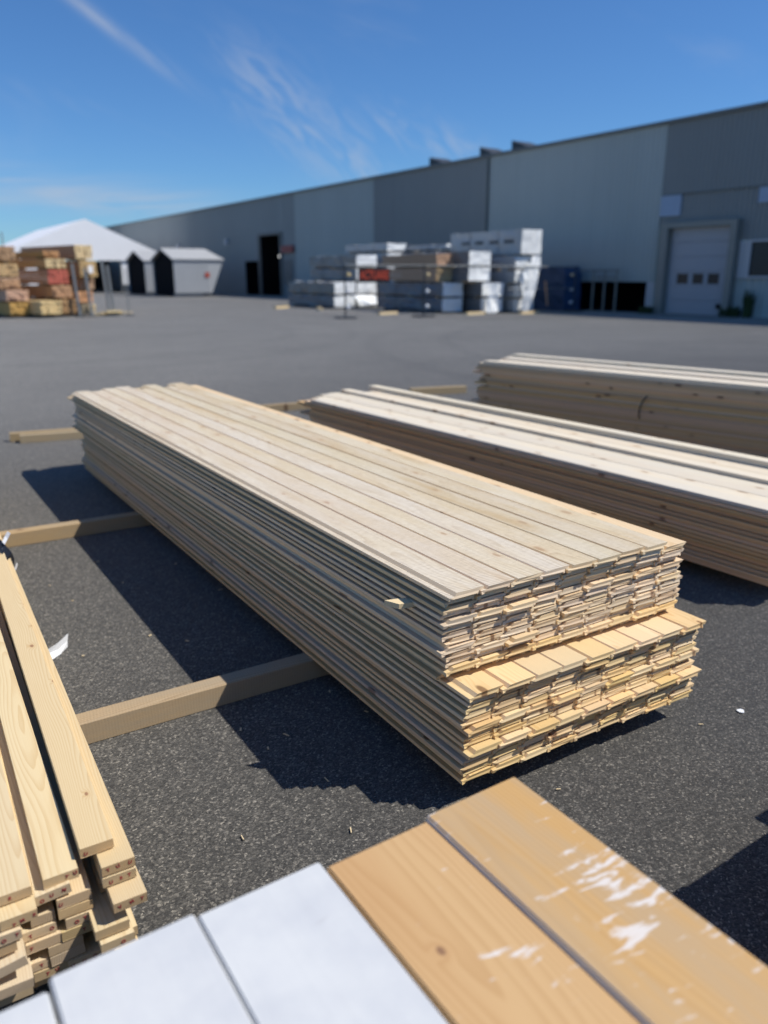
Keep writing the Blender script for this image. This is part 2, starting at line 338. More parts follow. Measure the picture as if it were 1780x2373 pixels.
# ================================================================== warehouse
WX = 28.3; WT = 7.3
wh = thing('warehouse', 'long low grey steel clad warehouse with alternating light and dark bays', 'building', (WX, 60, 0))
def corrugated(y0, y1, z0, z1, mat, name='wall_panel', depth=.035, per=.25, x=0.):
    bm = bmesh.new(); prof = []; y = y0; d = depth
    while y < y1-1e-6:
        for a, b in ((0, 0), (.55, 0), (.65, -d), (.9, -d)):
            yy = y+a*per
            if yy < y1: prof.append((yy, b))
        y += per
    prof.append((y1, 0))
    lo = [bm.verts.new((x+b, yy-60, z0)) for yy, b in prof]; hi = [bm.verts.new((x+b, yy-60, z1)) for yy, b in prof]
    bk = [bm.verts.new((x+.12, yy-60, zz)) for zz in (z0, z1) for yy in (y0, y1)]
    for i in range(len(prof)-1): bm.faces.new((lo[i], hi[i], hi[i+1], lo[i+1]))
    bm.faces.new((bk[0], bk[2], hi[0], lo[0])); bm.faces.new((bk[1], lo[-1], hi[-1], bk[3]))
    return obj(name, mesh_of(name, bm, mat), wh)
corrugated(64.4, 112, 0, WT, WF); corrugated(61.2, 64.4, 2.7, WT, WF); corrugated(57.4, 61.2, 4.6, WT, WF); corrugated(55.03, 57.4, 0, WT, WF)
corrugated(44.18, 55.0, 0, WT, WL); corrugated(33.22, 44.15, 0, WT, WD)
corrugated(22.38, 33.19, 1.27, WT, WL); corrugated(27.0, 33.19, 0, 1.265, WL); corrugated(22.38, 22.72, 0, 1.265, LIGHTP)
corrugated(6, 22.35, 4.66, WT, WD, per=.2); corrugated(6, 22.35, 3.45, 4.62, WD, per=.2, x=.03)
corrugated(6, 18.62, 2.78, 3.45, WD, per=.2, x=.03); corrugated(6, 18.62, 1.42, 2.775, LIGHTP, per=.3); corrugated(6, 18.62, 0, 1.39, WL, per=.3)
def wbox(name, x0, x1, y0, y1, z0, z1, mat, par=None, bevel=0): return obj(name, box(name, x0, x1, y0-60, y1-60, z0, z1, mat, bevel), par or wh)
wbox('roof_trim', -.14, .25, 6, 112, WT+.002, WT+.13, TRIM)
wbox('roof', .26, 50, 6, 112, WT-.15, WT+.02, TRIM)
wbox('end_wall', .13, 50, 112.0, 112.3, 0, WT, WF)
wbox('ledge_strip', -.06, .05, 6, 22.34, 4.622, 4.658, TRIM)
wbox('sill_strip', -.08, .05, 6, 18.6, 1.392, 1.418, TRIM)
wbox('fascia_plate', -.07, .0, 21.38, 22.34, 3.83, 4.61, BLUEP); wbox('fascia_plate', -.07, .0, 16.9, 18.04, 4.07, 4.6, BLUEP)
wbox('downpipe', -.14, -.05, 33.14, 33.24, 0, WT, TRIM)
# dark dock pit and tall doorway, both real recesses
def recess(name, y0, y1, z1, depth):
    bm = bmesh.new(); bm_box(bm, .02, depth, y0-60, y1-60, .003, z1)
    for f in list(bm.faces):
        if abs(f.calc_center_median().x-.02) < 1e-4: bm.faces.remove(f)
    return obj(name, mesh_of(name, bm, BLACK), wh)
recess('dock_pit', 22.73, 26.99, 1.262, 2.5); rc = recess('doorway_interior', 57.42, 61.18, 4.58, 9); recess('side_doorway_interior', 61.22, 64.38, 2.68, 3)
for i, (yy, zz) in enumerate(((59.8, 3.05), (58.5, 3.9), (58.2, 3.4), (58.3, 2.9))):
    bm = bmesh.new(); bmesh.ops.create_uvsphere(bm, u_segments=10, v_segments=6, radius=.22); bmesh.ops.scale(bm, vec=(1, 1.9, .8), verts=bm.verts)
    obj('hall_lamp', mesh_of('hall_lamp', bm, LAMP, True), rc, (1.2+i*.3, yy-60, zz))
wbox('door_jamb', -.16, .02, 57.18, 57.4, 0, 4.75, TRIM); wbox('door_jamb', -.16, .02, 61.14, 61.4, 0, 4.75, TRIM); wbox('door_lintel', -.16, .02, 57.41, 61.13, 4.6, 4.78, TRIM)
sg = tag(wbox('hall_sign', -.2, -.1, 55.1, 57.1, 3.2, 3.72, REDS), 'dull red sign board beside the doorway')
wbox('wall_hatch', -.09, .0, 55.5, 56.8, .9, 2.7, TRIM)
wbox('wall_lamp', -.3, -.04, 67.6, 68.0, 4.1, 4.6, LIGHTP); wbox('wall_lamp', -.3, -.04, 80.0, 80.5, 4.1, 4.5, LIGHTP)
# sectional door
dY0, dY1, dZ = 18.86, 21.66, 3.34
door = wbox('sectional_door', -.02, .05, dY0, dY1, .005, dZ, DOOR)
for k in range(6):
    z0 = .02+k*(dZ/6); z1 = z0+dZ/6-.02
    if k != 2:
        wbox('door_panel', -.05, -.021, dY0+.02, dY1-.02, z0, z1, DOOR, door, .006)
    else:
        ys = [dY0+.02, dY0+.42, dY0+.93, dY0+1.12, dY0+1.62, dY0+1.82, dY0+2.36, dY1-.02]
        for i in range(0, 8, 2): wbox('door_panel', -.05, -.021, ys[i], ys[i+1], z0, z1, DOOR, door)
        for a, b in ((1, 2), (3, 4), (5, 6)):
            wbox('door_panel', -.05, -.021, ys[a]+.001, ys[b]-.001, z0, z0+.07, DOOR, door); wbox('door_panel', -.05, -.021, ys[a]+.001, ys[b]-.001, z1-.07, z1, DOOR, door)
            wbox('pane', -.034, -.022, ys[a]+.002, ys[b]-.002, z0+.071, z1-.071, GLASS, door)
wbox('door_handle', -.1, -.051, dY0+.22, dY0+.4, .28, .46, BLACK, door)
df = wbox('door_frame', -.34, .0, dY1+.001, dY1+.36, 0, 3.55, FRAME); wbox('door_frame', -.34, .0, dY0-.26, dY0-.001, 0, 3.55, FRAME); wbox('door_frame', -.34, .0, dY0, dY1, dZ+.002, 3.55, FRAME)
# office window
win = wbox('window', -.07, .03, 12.4, 18.05, 1.5, 2.72, GLASS)
for a, b, c, d in ((12.3, 18.12, 1.43, 1.5), (12.3, 18.12, 2.722, 2.79), (18.051, 18.13, 1.501, 2.721), (15.1, 15.2, 1.501, 2.721)): wbox('window_frame', -.14, -.04, a, b, c, d, LIGHTP, win)
# roof hatches
for i, (yy, ln) in enumerate(((39.6, 2.3), (35.1, 1.9), (32.6, 2.2))):
    bm = bmesh.new(); y0, y1 = yy-60, yy-60-ln
    a = [bm.verts.new((x, y, z)) for x in (.9, 2.2) for y, z in ((y0, WT+.022), (y1, WT+.022), (y0, WT+.78))]
    for f in ((0, 1, 2), (3, 5, 4), (0, 3, 4, 1), (1, 4, 5, 2), (0, 2, 5, 3)): bm.faces.new([a[k] for k in f])
    bmesh.ops.recalc_face_normals(bm, faces=bm.faces[:]); obj('smoke_hatch', mesh_of('smoke_hatch', bm, DSTEEL), wh)
# handrail before the dock pit
hr = thing('handrail', 'thin grey steel handrail before the dark dock pit', 'railing', (27.7, 24.6, 0))
for y in (-.75, -.1, .55):
    bm = bmesh.new(); tube(bm, [(0, y, 0), (0, y, 1.75)], .045); obj('post', mesh_of('post', bm, FRAME), hr)
bm = bmesh.new(); tube(bm, [(0, -.85, 1.75), (0, 2.6, 1.75)], .035); obj('rail', mesh_of('rail', bm, FRAME), hr)
bm = bmesh.new(); tube(bm, [(0, -.75, 1.45), (0, .55, 1.45)], .03); obj('rail', mesh_of('rail', bm, FRAME), hr)
# weeds at the wall foot
def weeds(x, y, h, n, sp, label):
    rr = random.Random(int(y*100)); bm = bmesh.new()
    for i in range(n):
        bx, by = rr.uniform(-.12, .12), rr.uniform(-sp, sp); hh = h*rr.uniform(.4, 1); a = rr.uniform(0, 6.28); q = rr.uniform(.03, .12)
        dx, dy = math.cos(a)*q, math.sin(a)*q; wv = Vector((-math.sin(a), math.cos(a), 0))*.02
        p = [Vector((bx, by, 0)), Vector((bx+dx*.6, by+dy*.6, hh*.6)), Vector((bx+dx*1.6, by+dy*1.6, hh))]
        v = [bm.verts.new(p[0]-wv), bm.verts.new(p[0]+wv), bm.verts.new(p[1]+wv*1.6), bm.verts.new(p[2]), bm.verts.new(p[1]-wv*1.6)]; bm.faces.new(v)
    t = tag(obj('weed', mesh_of('weed', bm, LEAF), None, (x, y, 0)), label, 'plant')
weeds(28.05, 17.8, 1.1, 90, .1, 'tall green weed growing against the wall under the office window'); weeds(28.0, 18.5, .45, 120, .35, 'low dark weed clump right of the sectional door'); weeds(27.75, 22.2, .35, 90, .3, 'low weeds left of the sectional door frame')

# ================================================================== tent
tt = thing('marquee_tent', 'large white gabled marquee tent at the far end of the yard', 'tent', (18.8, 78, 0))
hw, ez, az_ = 7.6, 3.2, 6.45
def poly_prism(pts, y0, y1):
    bm = bmesh.new(); a = [bm.verts.new((x, y0, z)) for x, z in pts]; b = [bm.verts.new((x, y1, z)) for x, z in pts]; n = len(pts)
    for i in range(n): bm.faces.new((a[i], a[(i+1) % n], b[(i+1) % n], b[i]))
    bm.faces.new(a[::-1]); bm.faces.new(b); bmesh.ops.recalc_face_normals(bm, faces=bm.faces[:]); return bm
obj('gable', mesh_of('gable', poly_prism([(-hw-.2, ez-.3), (hw+.2, ez-.3), (hw+.2, ez-.05), (0, az_+.04), (-hw-.2, ez-.05)], -.06, -.01), TENT), tt)
for s_ in (-1, 1):
    obj('roof', mesh_of('roof', poly_prism([(0, az_+.02), (s_*(hw+.25), ez-.08), (s_*(hw+.25), ez-.2), (0, az_-.1)], 0, 22), TENT), tt)
    obj('side_wall', box('side_wall', s_*hw-.04, s_*hw+.04, .2, 22, 0, ez, TENT), tt)
obj('back_wall', box('back_wall', -hw+.05, hw-.05, 21.9, 22, 0, ez, DSTEEL), tt)
obj('curtain', box('curtain', 2.95, 4.6, .1, .16, .75, ez-.31, TENT), tt); obj('curtain', box('curtain', -hw+.1, -3.2, .1, .16, 0, ez-.31, TENT), tt)
for x in (2.9, 4.7): obj('pole', box('pole', x-.06, x+.06, .02, .09, 0, ez-.2, STEEL), tt)

# ================================================================== dock sheds
def shed(loc, label, group, mark):
    t = thing('loading_shed', label, 'shed', loc, 0, group)
    # x = along, y = across; open gable at x=0
    Ln = 3.7; H = 2.75; P = 3.55; Wd = 5.0; b0 = .28
    side = [(0, b0), (2.9, b0), (3.95, H), (0, H)]
    for y0, y1 in ((0, .08), (Wd-.08, Wd)):
        bm = bmesh.new(); a = [bm.verts.new((x, y0, z)) for x, z in side]; b = [bm.verts.new((x, y1, z)) for x, z in side]
        for i in range(4): bm.faces.new((a[i], a[(i+1) % 4], b[(i+1) % 4], b[i]))
        bm.faces.new(a[::-1]); bm.faces.new(b); bmesh.ops.recalc_face_normals(bm, faces=bm.faces[:]); s_ = obj('side_wall', mesh_of('side_wall', bm, SHED), t)
        if y0 == 0:
            for k in range(9): obj('rib', box('rib', .15+k*.3, .19+k*.3, -.03, -.001, b0+.03, H-.03, SHED), s_)
            if mark: tag(obj('mark', box('mark', 2.4, 2.75, -.05, -.031, 1.42, 1.77, RED), s_), 'small red square mark')
    for y0, y1 in ((-.1, Wd/2), (Wd+.1, Wd/2)):
        bm = bmesh.new(); q = [(-.12, y0, H-.02), (3.98, y0, H-.02), (3.45, y1, P), (-.12, y1, P)]
        a = [bm.verts.new(p) for p in q]; b = [bm.verts.new((p[0], p[1], p[2]-.08)) for p in q]
        for i in range(4): bm.faces.new((a[i], a[(i+1) % 4], b[(i+1) % 4], b[i]))
        bm.faces.new(a); bm.faces.new(b[::-1]); bmesh.ops.recalc_face_normals(bm, faces=bm.faces[:]); obj('roof', mesh_of('roof', bm, SHEDR), t)
    bm = bmesh.new(); q = [(2.9, .09, b0), (2.9, Wd-.09, b0), (3.94, Wd-.09, H-.03), (3.94, .09, H-.03)]; bm.faces.new([bm.verts.new(p) for p in q]); bm.faces.new([bm.verts.new(p) for p in ((3.94, .1, H-.05), (3.94, Wd-.1, H-.05), (3.44, Wd/2, P-.1))])
    obj('end_wall', mesh_of('end_wall', bm, SHED), t)
    # black sheet a little inside the open gable, painting the shade within
    obj('shade_sheet', mesh_of('shade_sheet', (lambda bm: (bm.faces.new([bm.verts.new(p) for p in ((.12, .1, .05), (.12, Wd-.1, .05), (.12, Wd-.1, H-.12), (.12, Wd/2, P-.12), (.12, .1, H-.12))]), bm)[1])(bmesh.new()), BLACK), t)
    obj('floor_sill', box('floor_sill', .1, 2.2, .12, .5, .03, .27, SHEDR), t)
    for x in (2.35, 2.75): obj('leg', box('leg', x, x+.12, .2, .35, 0, b0-.002, STEEL), t)
    for y in (.1, Wd-.25): obj('leg', box('leg', -.05, .07, y, y+.12, 0, b0-.002, STEEL), t)
    return t
shed((20.3, 59.2, 0), 'nearer grey loading shed with black open gable and red mark', 'loading sheds by the warehouse', True)
shed((20.3, 66.2, 0), 'farther grey loading shed half hidden beside the tent', 'loading sheds by the warehouse', False)

# ================================================================== far trees
def far_trees():
    rr = random.Random(3); bm = bmesh.new()
    for i in range(5000):
        c = Vector((rr.uniform(-25, 14), 190+rr.uniform(-6, 6), 0)); top = 7+2.2*math.sin(c.x*.55)+1.4*math.sin(c.x*1.3+1)
        c.z = rr.uniform(0, 1)**.7*top; s_ = rr.uniform(.3, .7); n = Vector((rr.uniform(-1, 1), rr.uniform(-1, 1), rr.uniform(-1, 1))).normalized(); u = n.orthogonal().normalized()*s_; v_ = n.cross(u)
        bm.faces.new([bm.verts.new(c+u), bm.verts.new(c+v_), bm.verts.new(c-u), bm.verts.new(c-v_)])
    tag(obj('far_trees', mesh_of('far_trees', bm, LEAF)), 'far belt of dark green trees behind the tent', 'trees', None, 'stuff')
far_trees()

# ================================================================== wrapped timber packs
def pack_mesh(name, wd, ln, h, mats, seed, wr=.02):
    """crumpled film round a bundle: slot 0 ends and top, slot 1 sides"""
    rr = random.Random(seed); bm = bmesh.new(); nx, ny, nz = 6, 16, 4
    bm_box(bm, 0, wd, 0, ln, 0, h)
    bmesh.ops.bisect_plane
    for ax, n, L_ in ((0, nx, wd), (1, ny, ln), (2, nz, h)):
        for k in range(1, n):
            co = [0, 0, 0]; co[ax] = L_*k/n; no = [0, 0, 0]; no[ax] = 1
            bmesh.ops.bisect_plane(bm, geom=bm.verts[:]+bm.edges[:]+bm.faces[:], plane_co=co, plane_no=no)
    bm.normal_update()
    for v in bm.verts:
        d = Vector((rr.uniform(-1, 1), rr.uniform(-1, 1), rr.uniform(-1, 1)))*wr
        if v.co.z < .001: d.z = 0
        v.co += d
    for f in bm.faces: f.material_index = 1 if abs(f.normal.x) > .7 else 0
    return mesh_of(name, bm, mats, False)
PK = 'film wrapped timber packs in the yard'
def wrapped(x, y, z, wd, ln, h, side, label, name='wrapped_timber_pack', bearers=True, printing=None, rz=0, cap=None, wr=.018):
    t = thing(name, label, 'timber pack', (x, y, z), rz, PK)
    b0 = .075 if bearers else 0
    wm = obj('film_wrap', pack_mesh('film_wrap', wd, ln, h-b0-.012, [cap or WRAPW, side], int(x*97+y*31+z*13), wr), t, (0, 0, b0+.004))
    if bearers:
        for k in range(3): obj('bearer', box('bearer', -.02, wd+.02, ln*(.08+.4*k), ln*(.08+.4*k)+.09, 0, b0, W_BEAM), t)
    if printing:
        for k in range(printing):
            y0 = .5+k*(ln-.9)/printing; z0 = h*.42
            rr = random.Random(k); q = y0
            while q < y0+(ln-1)/printing*.62:
                a = rr.uniform(.07, .13); obj('printed_letter', box('printed_letter', -.03, -.022, q, q+a, z0, z0+.13, DINK), wm); q += a+.05
    for k in range(2): obj('strap', box('strap', -.024, -.02, ln*(.3+.4*k), ln*(.3+.4*k)+.025, .0, h-b0-.02, DINK), wm)
    return t
H1 = .62
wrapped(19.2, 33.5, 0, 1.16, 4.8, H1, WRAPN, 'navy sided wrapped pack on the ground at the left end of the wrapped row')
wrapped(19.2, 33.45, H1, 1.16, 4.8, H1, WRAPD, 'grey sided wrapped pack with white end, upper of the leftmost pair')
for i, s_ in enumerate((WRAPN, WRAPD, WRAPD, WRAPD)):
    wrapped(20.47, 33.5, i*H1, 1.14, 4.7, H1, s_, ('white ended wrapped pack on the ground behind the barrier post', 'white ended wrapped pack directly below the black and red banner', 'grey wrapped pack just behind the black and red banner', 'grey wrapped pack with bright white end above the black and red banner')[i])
wrapped(20.5, 26.75, 0, 1.06, 4.9, H1, WRAPN, 'dark blue wrapped pack on the ground below the bare lumber packs')
wrapped(20.5, 26.72, H1, 1.06, 4.9, H1, WRAPN, 'dark blue wrapped pack directly under the two bare lumber packs')
wrapped(21.85, 25.85, 0, 1.16, 4.9, H1, WRAPD, 'wrapped pack on the ground with sagging white film end, right of the lumber packs'); wrapped(21.85, 25.8, H1, 1.16, 4.9, H1, WRAPD, 'second wrapped pack from the ground with wrinkled white end, right of the lumber packs')
wrapped(21.35, 26.1, 2*H1, 1.14, 4.9, H1, WRAPD, 'white ended wrapped pack level with the lower bare lumber pack'); wrapped(21.3, 26.05, 3*H1, 1.14, 4.9, H1, WRAPD, 'white ended wrapped pack level with the upper bare lumber pack')
H2 = .577
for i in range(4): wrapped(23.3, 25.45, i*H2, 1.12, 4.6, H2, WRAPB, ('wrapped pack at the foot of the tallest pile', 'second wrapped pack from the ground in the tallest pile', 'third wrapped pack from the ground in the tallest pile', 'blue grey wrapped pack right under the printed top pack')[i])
wrapped(23.45, 25.3, 4*H2, 1.12, 4.75, 1.05, WRAPB, 'big wrapped pack with dark printing on top of the tallest pile', printing=4)
wrapped(22.3, 33.6, 4*H1+.15, 1.1, 4.0, .42, WRAPB, 'small white ended pack peeking over behind the bare lumber packs'); 
wrapped(22.3, 33.6, 0, 1.1, 4.0, 1.3, WRAPB, 'lower wrapped pack mostly hidden behind the bare lumber packs'); wrapped(22.3, 33.6, 1.31, 1.1, 4.0, 1.31, WRAPB, 'upper wrapped pack mostly hidden behind the bare lumber packs')
wrapped(23.45, 30.4, 0, 1.15, 4.4, 1.31, WRAPB, 'lower blue wrapped pack hidden behind the white ended pile'); wrapped(23.45, 30.4, 1.32, 1.15, 4.4, 1.31, WRAPB, 'upper blue wrapped pack hidden behind the white ended pile')
wrapped(23.4, 30.3, 4*.66, 1.15, 4.4, .3, WRAPB, 'thin pale wrapped pack on top behind the bare lumber packs', cap=WRAPW)

def lumber_pack(x, y, z, wd, h, ln, mat, label, rz=math.radians(15), rows=None, endmat=None, bearers=True):
    t = thing('lumber_pack', label, 'lumber pack', (x, y, z), rz, 'bare lumber packs in the yard'); rr = random.Random(int(x*71+z*37))
    b0 = .06 if bearers else 0; nz = rows or max(3, int(round((h-b0)/.095))); nx = max(3, int(round(wd/.14))); bm = bmesh.new()
    for k in range(nz):
        for i in range(nx):
            o = rr.uniform(-.03, .05); g_ = .006
            bm_box(bm, i*wd/nx+g_, (i+1)*wd/nx-g_, o, ln+rr.uniform(-.1, .05), b0+k*(h-b0)/nz+.004, b0+(k+1)*(h-b0)/nz-.006)
    for f in bm.faces:
        if endmat and abs(f.normal.y) > .9: f.material_index = 1
    bm.normal_update()
    if endmat:
        for f in bm.faces: f.material_index = 1 if abs(f.normal.y) > .9 else 0
    tag(obj('boards', mesh_of('boards', bm, [mat, endmat or mat]), t), None, None, None, 'stuff')
    if bearers:
        for k in range(2): obj('bearer', box('bearer', -.03, wd+.03, ln*(.12+.6*k), ln*(.12+.6*k)+.08, 0, b0, W_BEAM), t)
# two bare packs on top of the wrapped ones
lumber_pack(20.52, 27.2, 2*H1, 1.06, .6, 4.2, LB, 'golden bare lumber pack directly on the dark blue wrapped packs', 0, 6, LG); lumber_pack(20.5, 27.15, 2*H1+.602, 1.04, .55, 4.2, LB, 'orange ended bare lumber pack, upper of the two on wrapped packs', 0, 5, LP)
# left yard
LK = [(4.48, 33, 2.0, .94, .57, LB, 'brown lumber pack, topmost of the leftmost pile', None), (4.54, 32.9, 1.44, .88, .5, LG, 'tan lumber pack second from the top of the leftmost pile', None),
      (4.54, 32.8, 1.02, .88, .41, LB, 'brown lumber pack in the middle of the leftmost pile', LP), (4.8, 32.7, .56, .84, .44, LP, 'pinkish lumber pack second from the ground in the leftmost pile', None), (4.86, 32.6, .05, .82, .5, LG, 'golden lumber pack on the ground of the leftmost pile', None),
      (6.36, 33.2, 2.14, .62, .28, LG, 'thin orange layer of boards on top of the pile with red ends', LP), (6.35, 33, 1.75, .8, .385, LG, 'cream ended lumber pack resting on the red ended pack', LY), (6.38, 32.9, 1.16, .79, .58, LB, 'lumber pack with red sealed ends', LR),
      (6.46, 32.8, .66, .77, .49, LB, 'pink ended lumber pack under the red ended pack', LP), (6.6, 32.7, .06, .7, .59, LB, 'brown lumber pack on the ground under the pink ended pack', None), (5.8, 31.9, .08, .82, .54, LY, 'bright cream lumber pack low in front between the two left piles', None),
      (7.62, 33.6, 2.1, .72, .58, LB, 'long golden lumber pack on top beside the tent', LY), (7.7, 33.5, 1.42, .72, .67, LB, 'lumber pack with white label just under the top golden pack', LG),
      (7.72, 34.0, .93, .66, .48, LB, 'brown lumber pack in the shade under the labelled pack', None), (7.4, 33.2, .44, .7, .48, LB, 'orange ended small lumber pack behind the rack uprights', LP), (7.36, 33.1, .05, .78, .38, LB, 'low pile of mixed boards beside the last rack upright', LY)]
for (x, y, z, wd, h, m_, lb, em) in LK: lumber_pack(x, y, z, wd, h, 4.8 if z > 1.9 or x < 7 else 3.6, m_, lb, endmat=em, bearers=z > .04)
tag(obj('paper_label', box('paper_label', 0, .2, -.004, 0, 0, .28, PAPER), None, (8.0, 33.43, 1.62), (0, 0, math.radians(15))), 'white paper label on the lumber pack below the top golden pack', 'label')
for i, (x, y, L_, a) in enumerate(((7.9, 32.7, 1.1, -80), (8.0, 32.5, .95, -70), (8.3, 32.9, 1.1, -95), (8.15, 32.3, .8, -60))):
    o = tag(obj('loose_board', box('loose_board', 0, .16, 0, L_, 0, .05, LY), None, (x, y, .03+.052*(i % 2)+(.055 if i > 1 else 0)), (0, 0, math.radians(a))), ('pale loose board lying flat by the last rack upright', 'short pale loose board in front of the low mixed pile', 'pale loose board poking furthest right from the left yard piles', 'shortest pale board on the ground by the left yard piles')[i], 'board')
for i, (x, y, h, ln_, lb) in enumerate(((7.25, 32.3, 1.95, .1, 'grey steel rack upright in front of the red ended pack'), (7.72, 32.4, 1.8, .1, 'grey steel rack upright in front of the orange ended pack'), (8.42, 32.5, 2.1, .12, 'tall grey steel rack upright by the labelled pack'), (8.62, 32.6, 1.9, .1, 'grey steel rack upright nearest the tent curtain'), (9.15, 32.4, 1.8, .0, 'thin free standing steel upright right of the left yard piles'), (5.15, 34.2, 3.1, .0, 'thin post rising above the leftmost lumber pile'))):
    t = thing('rack_upright', lb, 'post', (x, y, 0), 0, 'steel uprights in the left yard')
    bm = bmesh.new(); r_ = .02 if ln_ == 0 else .045; v = [(-r_, -r_), (r_, -r_), (r_, r_), (-r_, r_)]
    a = [bm.verts.new((p, q, .02)) for p, q in v]; b = [bm.verts.new((p-ln_, q, h)) for p, q in v]
    for k in range(4): bm.faces.new((a[k], a[(k+1) % 4], b[(k+1) % 4], b[k]))
    bm.faces.new(b); obj('post', mesh_of('post', bm, STEEL), t); obj('foot', box('foot', -.12, .12, -.3, .3, 0, .03, DSTEEL), t)

# blue tarp pile and torn film
bm = bmesh.new(); bm_box(bm, 0, 1.0, 0, 2.9, .0, 1.9)
for k in range(1, 8): bmesh.ops.bisect_plane(bm, geom=bm.verts[:]+bm.edges[:]+bm.faces[:], plane_co=(0, 2.9*k/8, 0), plane_no=(0, 1, 0))
for k in range(1, 6): bmesh.ops.bisect_plane(bm, geom=bm.verts[:]+bm.edges[:]+bm.faces[:], plane_co=(0, 0, 1.9*k/6), plane_no=(0, 0, 1))
rr = random.Random(5)
for v in bm.verts:
    if v.co.z > .01: v.co += Vector((rr.uniform(-.05, .05), rr.uniform(-.04, .04), rr.uniform(-.04, .03)))
    if v.co.z > 1.8 and v.co.y < .1: v.co.y += .15
tag(obj('tarp_pile', mesh_of('tarp_pile', bm, TARP), None, (26.75, 25.9, .0)), 'dark blue tarp covered pile against the warehouse wall', 'tarp')
def film(name, pts, loc, mat, label, seed):
    """ragged hanging sheet: pts = rows of (x0,x1,z,y)"""
    rr = random.Random(seed); bm = bmesh.new(); rows = []
    n = 9
    for (x0, x1, z, y) in pts:
        rows.append([bm.verts.new((x0+(x1-x0)*k/n+rr.uniform(-.02, .02), y+rr.uniform(-.07, .03), z+rr.uniform(-.03, .03))) for k in range(n+1)])
    for a, b in zip(rows, rows[1:]):
        for k in range(n): bm.faces.new((a[k], a[k+1], b[k+1], b[k]))
    o = obj(name, mesh_of(name, bm, mat), None, loc); md = o.modifiers.new('thick', 'SOLIDIFY'); md.thickness = .006
    return tag(o, label, 'plastic film')
film('torn_film', [(.75*.93, 1.12, 2.31, 0), (.52, 1.08, 2.09, -.06), (.28, 1.02, 1.81, -.12), (-.02, .98, 1.72, -.1), (-.04, .88, 1.4, -.16), (-.05, .76, 1.02, -.15), (-.02, .6, .7, -.2), (0, .47, .37, -.18), (.05, .33, .09, -.2)], (23.33, 25.2, 0), WRAPW, 'torn white film hanging down the end of the tallest pile', 1)
film('sagging_film', [(.0, 1.1, .62, 0), (.0, 1.1, .5, -.12), (.03, 1.1, .36, -.3), (.2, 1.05, .2, -.38), (.35, .95, .1, -.3)], (20.2, 33.3, .0), WRAPW, 'bundle of white film sagging behind the left barrier post', 2)
film('loose_film', [(0, .55, 1.2, 0), (.0, .55, .8, -.05), (-.05, .6, .4, -.08), (-.08, .6, .06, -.12)], (21.9, 25.6, 0), WRAPW, 'loose white film hanging over the end of the right ground pack', 4)
tag(obj('leaning_stick', box('leaning_stick', -.04, .04, -.02, .02, 0, 1.05, LP), None, (24.9, 25.1, .3), (math.radians(8), math.radians(-18), 0)), 'thin pinkish stick dangling right of the torn film', 'stick')
for i, (x, y, a, lb) in enumerate(((17.0, 35.4, 60, 'pale offcut on the ground left of the wrapped row'), (17.9, 32.4, 20, 'pale offcut in front of the leftmost wrapped pack'), (17.7, 27.3, 75, 'tan offcut lying between the two barrier posts'), (20.6, 25.3, 80, 'pale offcut under the sagging film end'), (22.9, 24.6, 85, 'pale offcut at the foot of the torn film'))):
    tag(obj('timber_offcut', box('timber_offcut', -.08, .08, 0, 1.1, 0, .1, LY if i % 2 == 0 else CHIP), None, (x, y, 0), (0, 0, math.radians(-a))), lb, 'offcut')

# barrier with banner
def barrier(p0, p1, label, banner=False, rails=((1.88, .022),)):
    p0, p1 = Vector(p0), Vector(p1); d = p1-p0; L_ = d.length; a = math.atan2(d.y, d.x)
    t = thing('barrier_fence', label, 'barrier', p0, a, 'steel barriers in front of the wrapped packs')
    bm = bmesh.new(); tube(bm, [(0, 0, .02), (0, 0, 1.93)], .03); obj('post', mesh_of('post', bm, DSTEEL), t)
    obj('foot', box('foot', -.35, .35, -.3, .3, 0, .06, DSTEEL), t)
    for z, r_ in rails:
        bm = bmesh.new(); tube(bm, [(0, 0, z), (L_, 0, z)], r_); obj('rail', mesh_of('rail', bm, STEEL), t)
    for k, z in enumerate((1.55, .95, .4)):
        bm = bmesh.new(); bmesh.ops.create_uvsphere(bm, u_segments=8, v_segments=6, radius=.075); obj('reflector', mesh_of('reflector', bm, LY if k == 0 else PAPER, True), t, (.1 if k else .12, -.08, z))
    if banner:
        bn = obj('banner', box('banner', .5, 1.72, -.07, -.04, 1.28, 1.78, BANNER), t)
        cu = bpy.data.curves.new('txt', 'FONT'); cu.body = 'ACTUARE'; cu.size = .36; cu.offset = .012; cu.align_x = 'CENTER'; cu.align_y = 'CENTER'; cu.extrude = .003
        to = bpy.data.objects.new('txt', cu); COL.objects.link(to); bpy.context.view_layer.update()
        me = bpy.data.meshes.new_from_object(to.evaluated_get(bpy.context.evaluated_depsgraph_get())); bpy.data.objects.remove(to); me.materials.clear(); me.materials.append(REDL)
        wd = max(v.co.x for v in me.vertices)-min(v.co.x for v in me.vertices); 
        for v in me.vertices: v.co.x *= 1.12/wd; v.co.y *= 1.2
        obj('banner_lettering', me, bn, (1.11, -.075, 1.53), (PI/2, 0, 0))
barrier((15.2, 25.7, 0), (18.2, 24.9, 0), 'left steel barrier carrying the black banner with red letters', True); barrier((18.2, 24.9, 0), (22.4, 24.9, 0), 'middle steel barrier in front of the dark blue wrapped packs'); barrier((26.6, 25.2, 0), (22.5, 24.95, 0), 'right steel barrier ending beside the blue tarp pile', rails=((1.88, .022), (1.0, .02)))

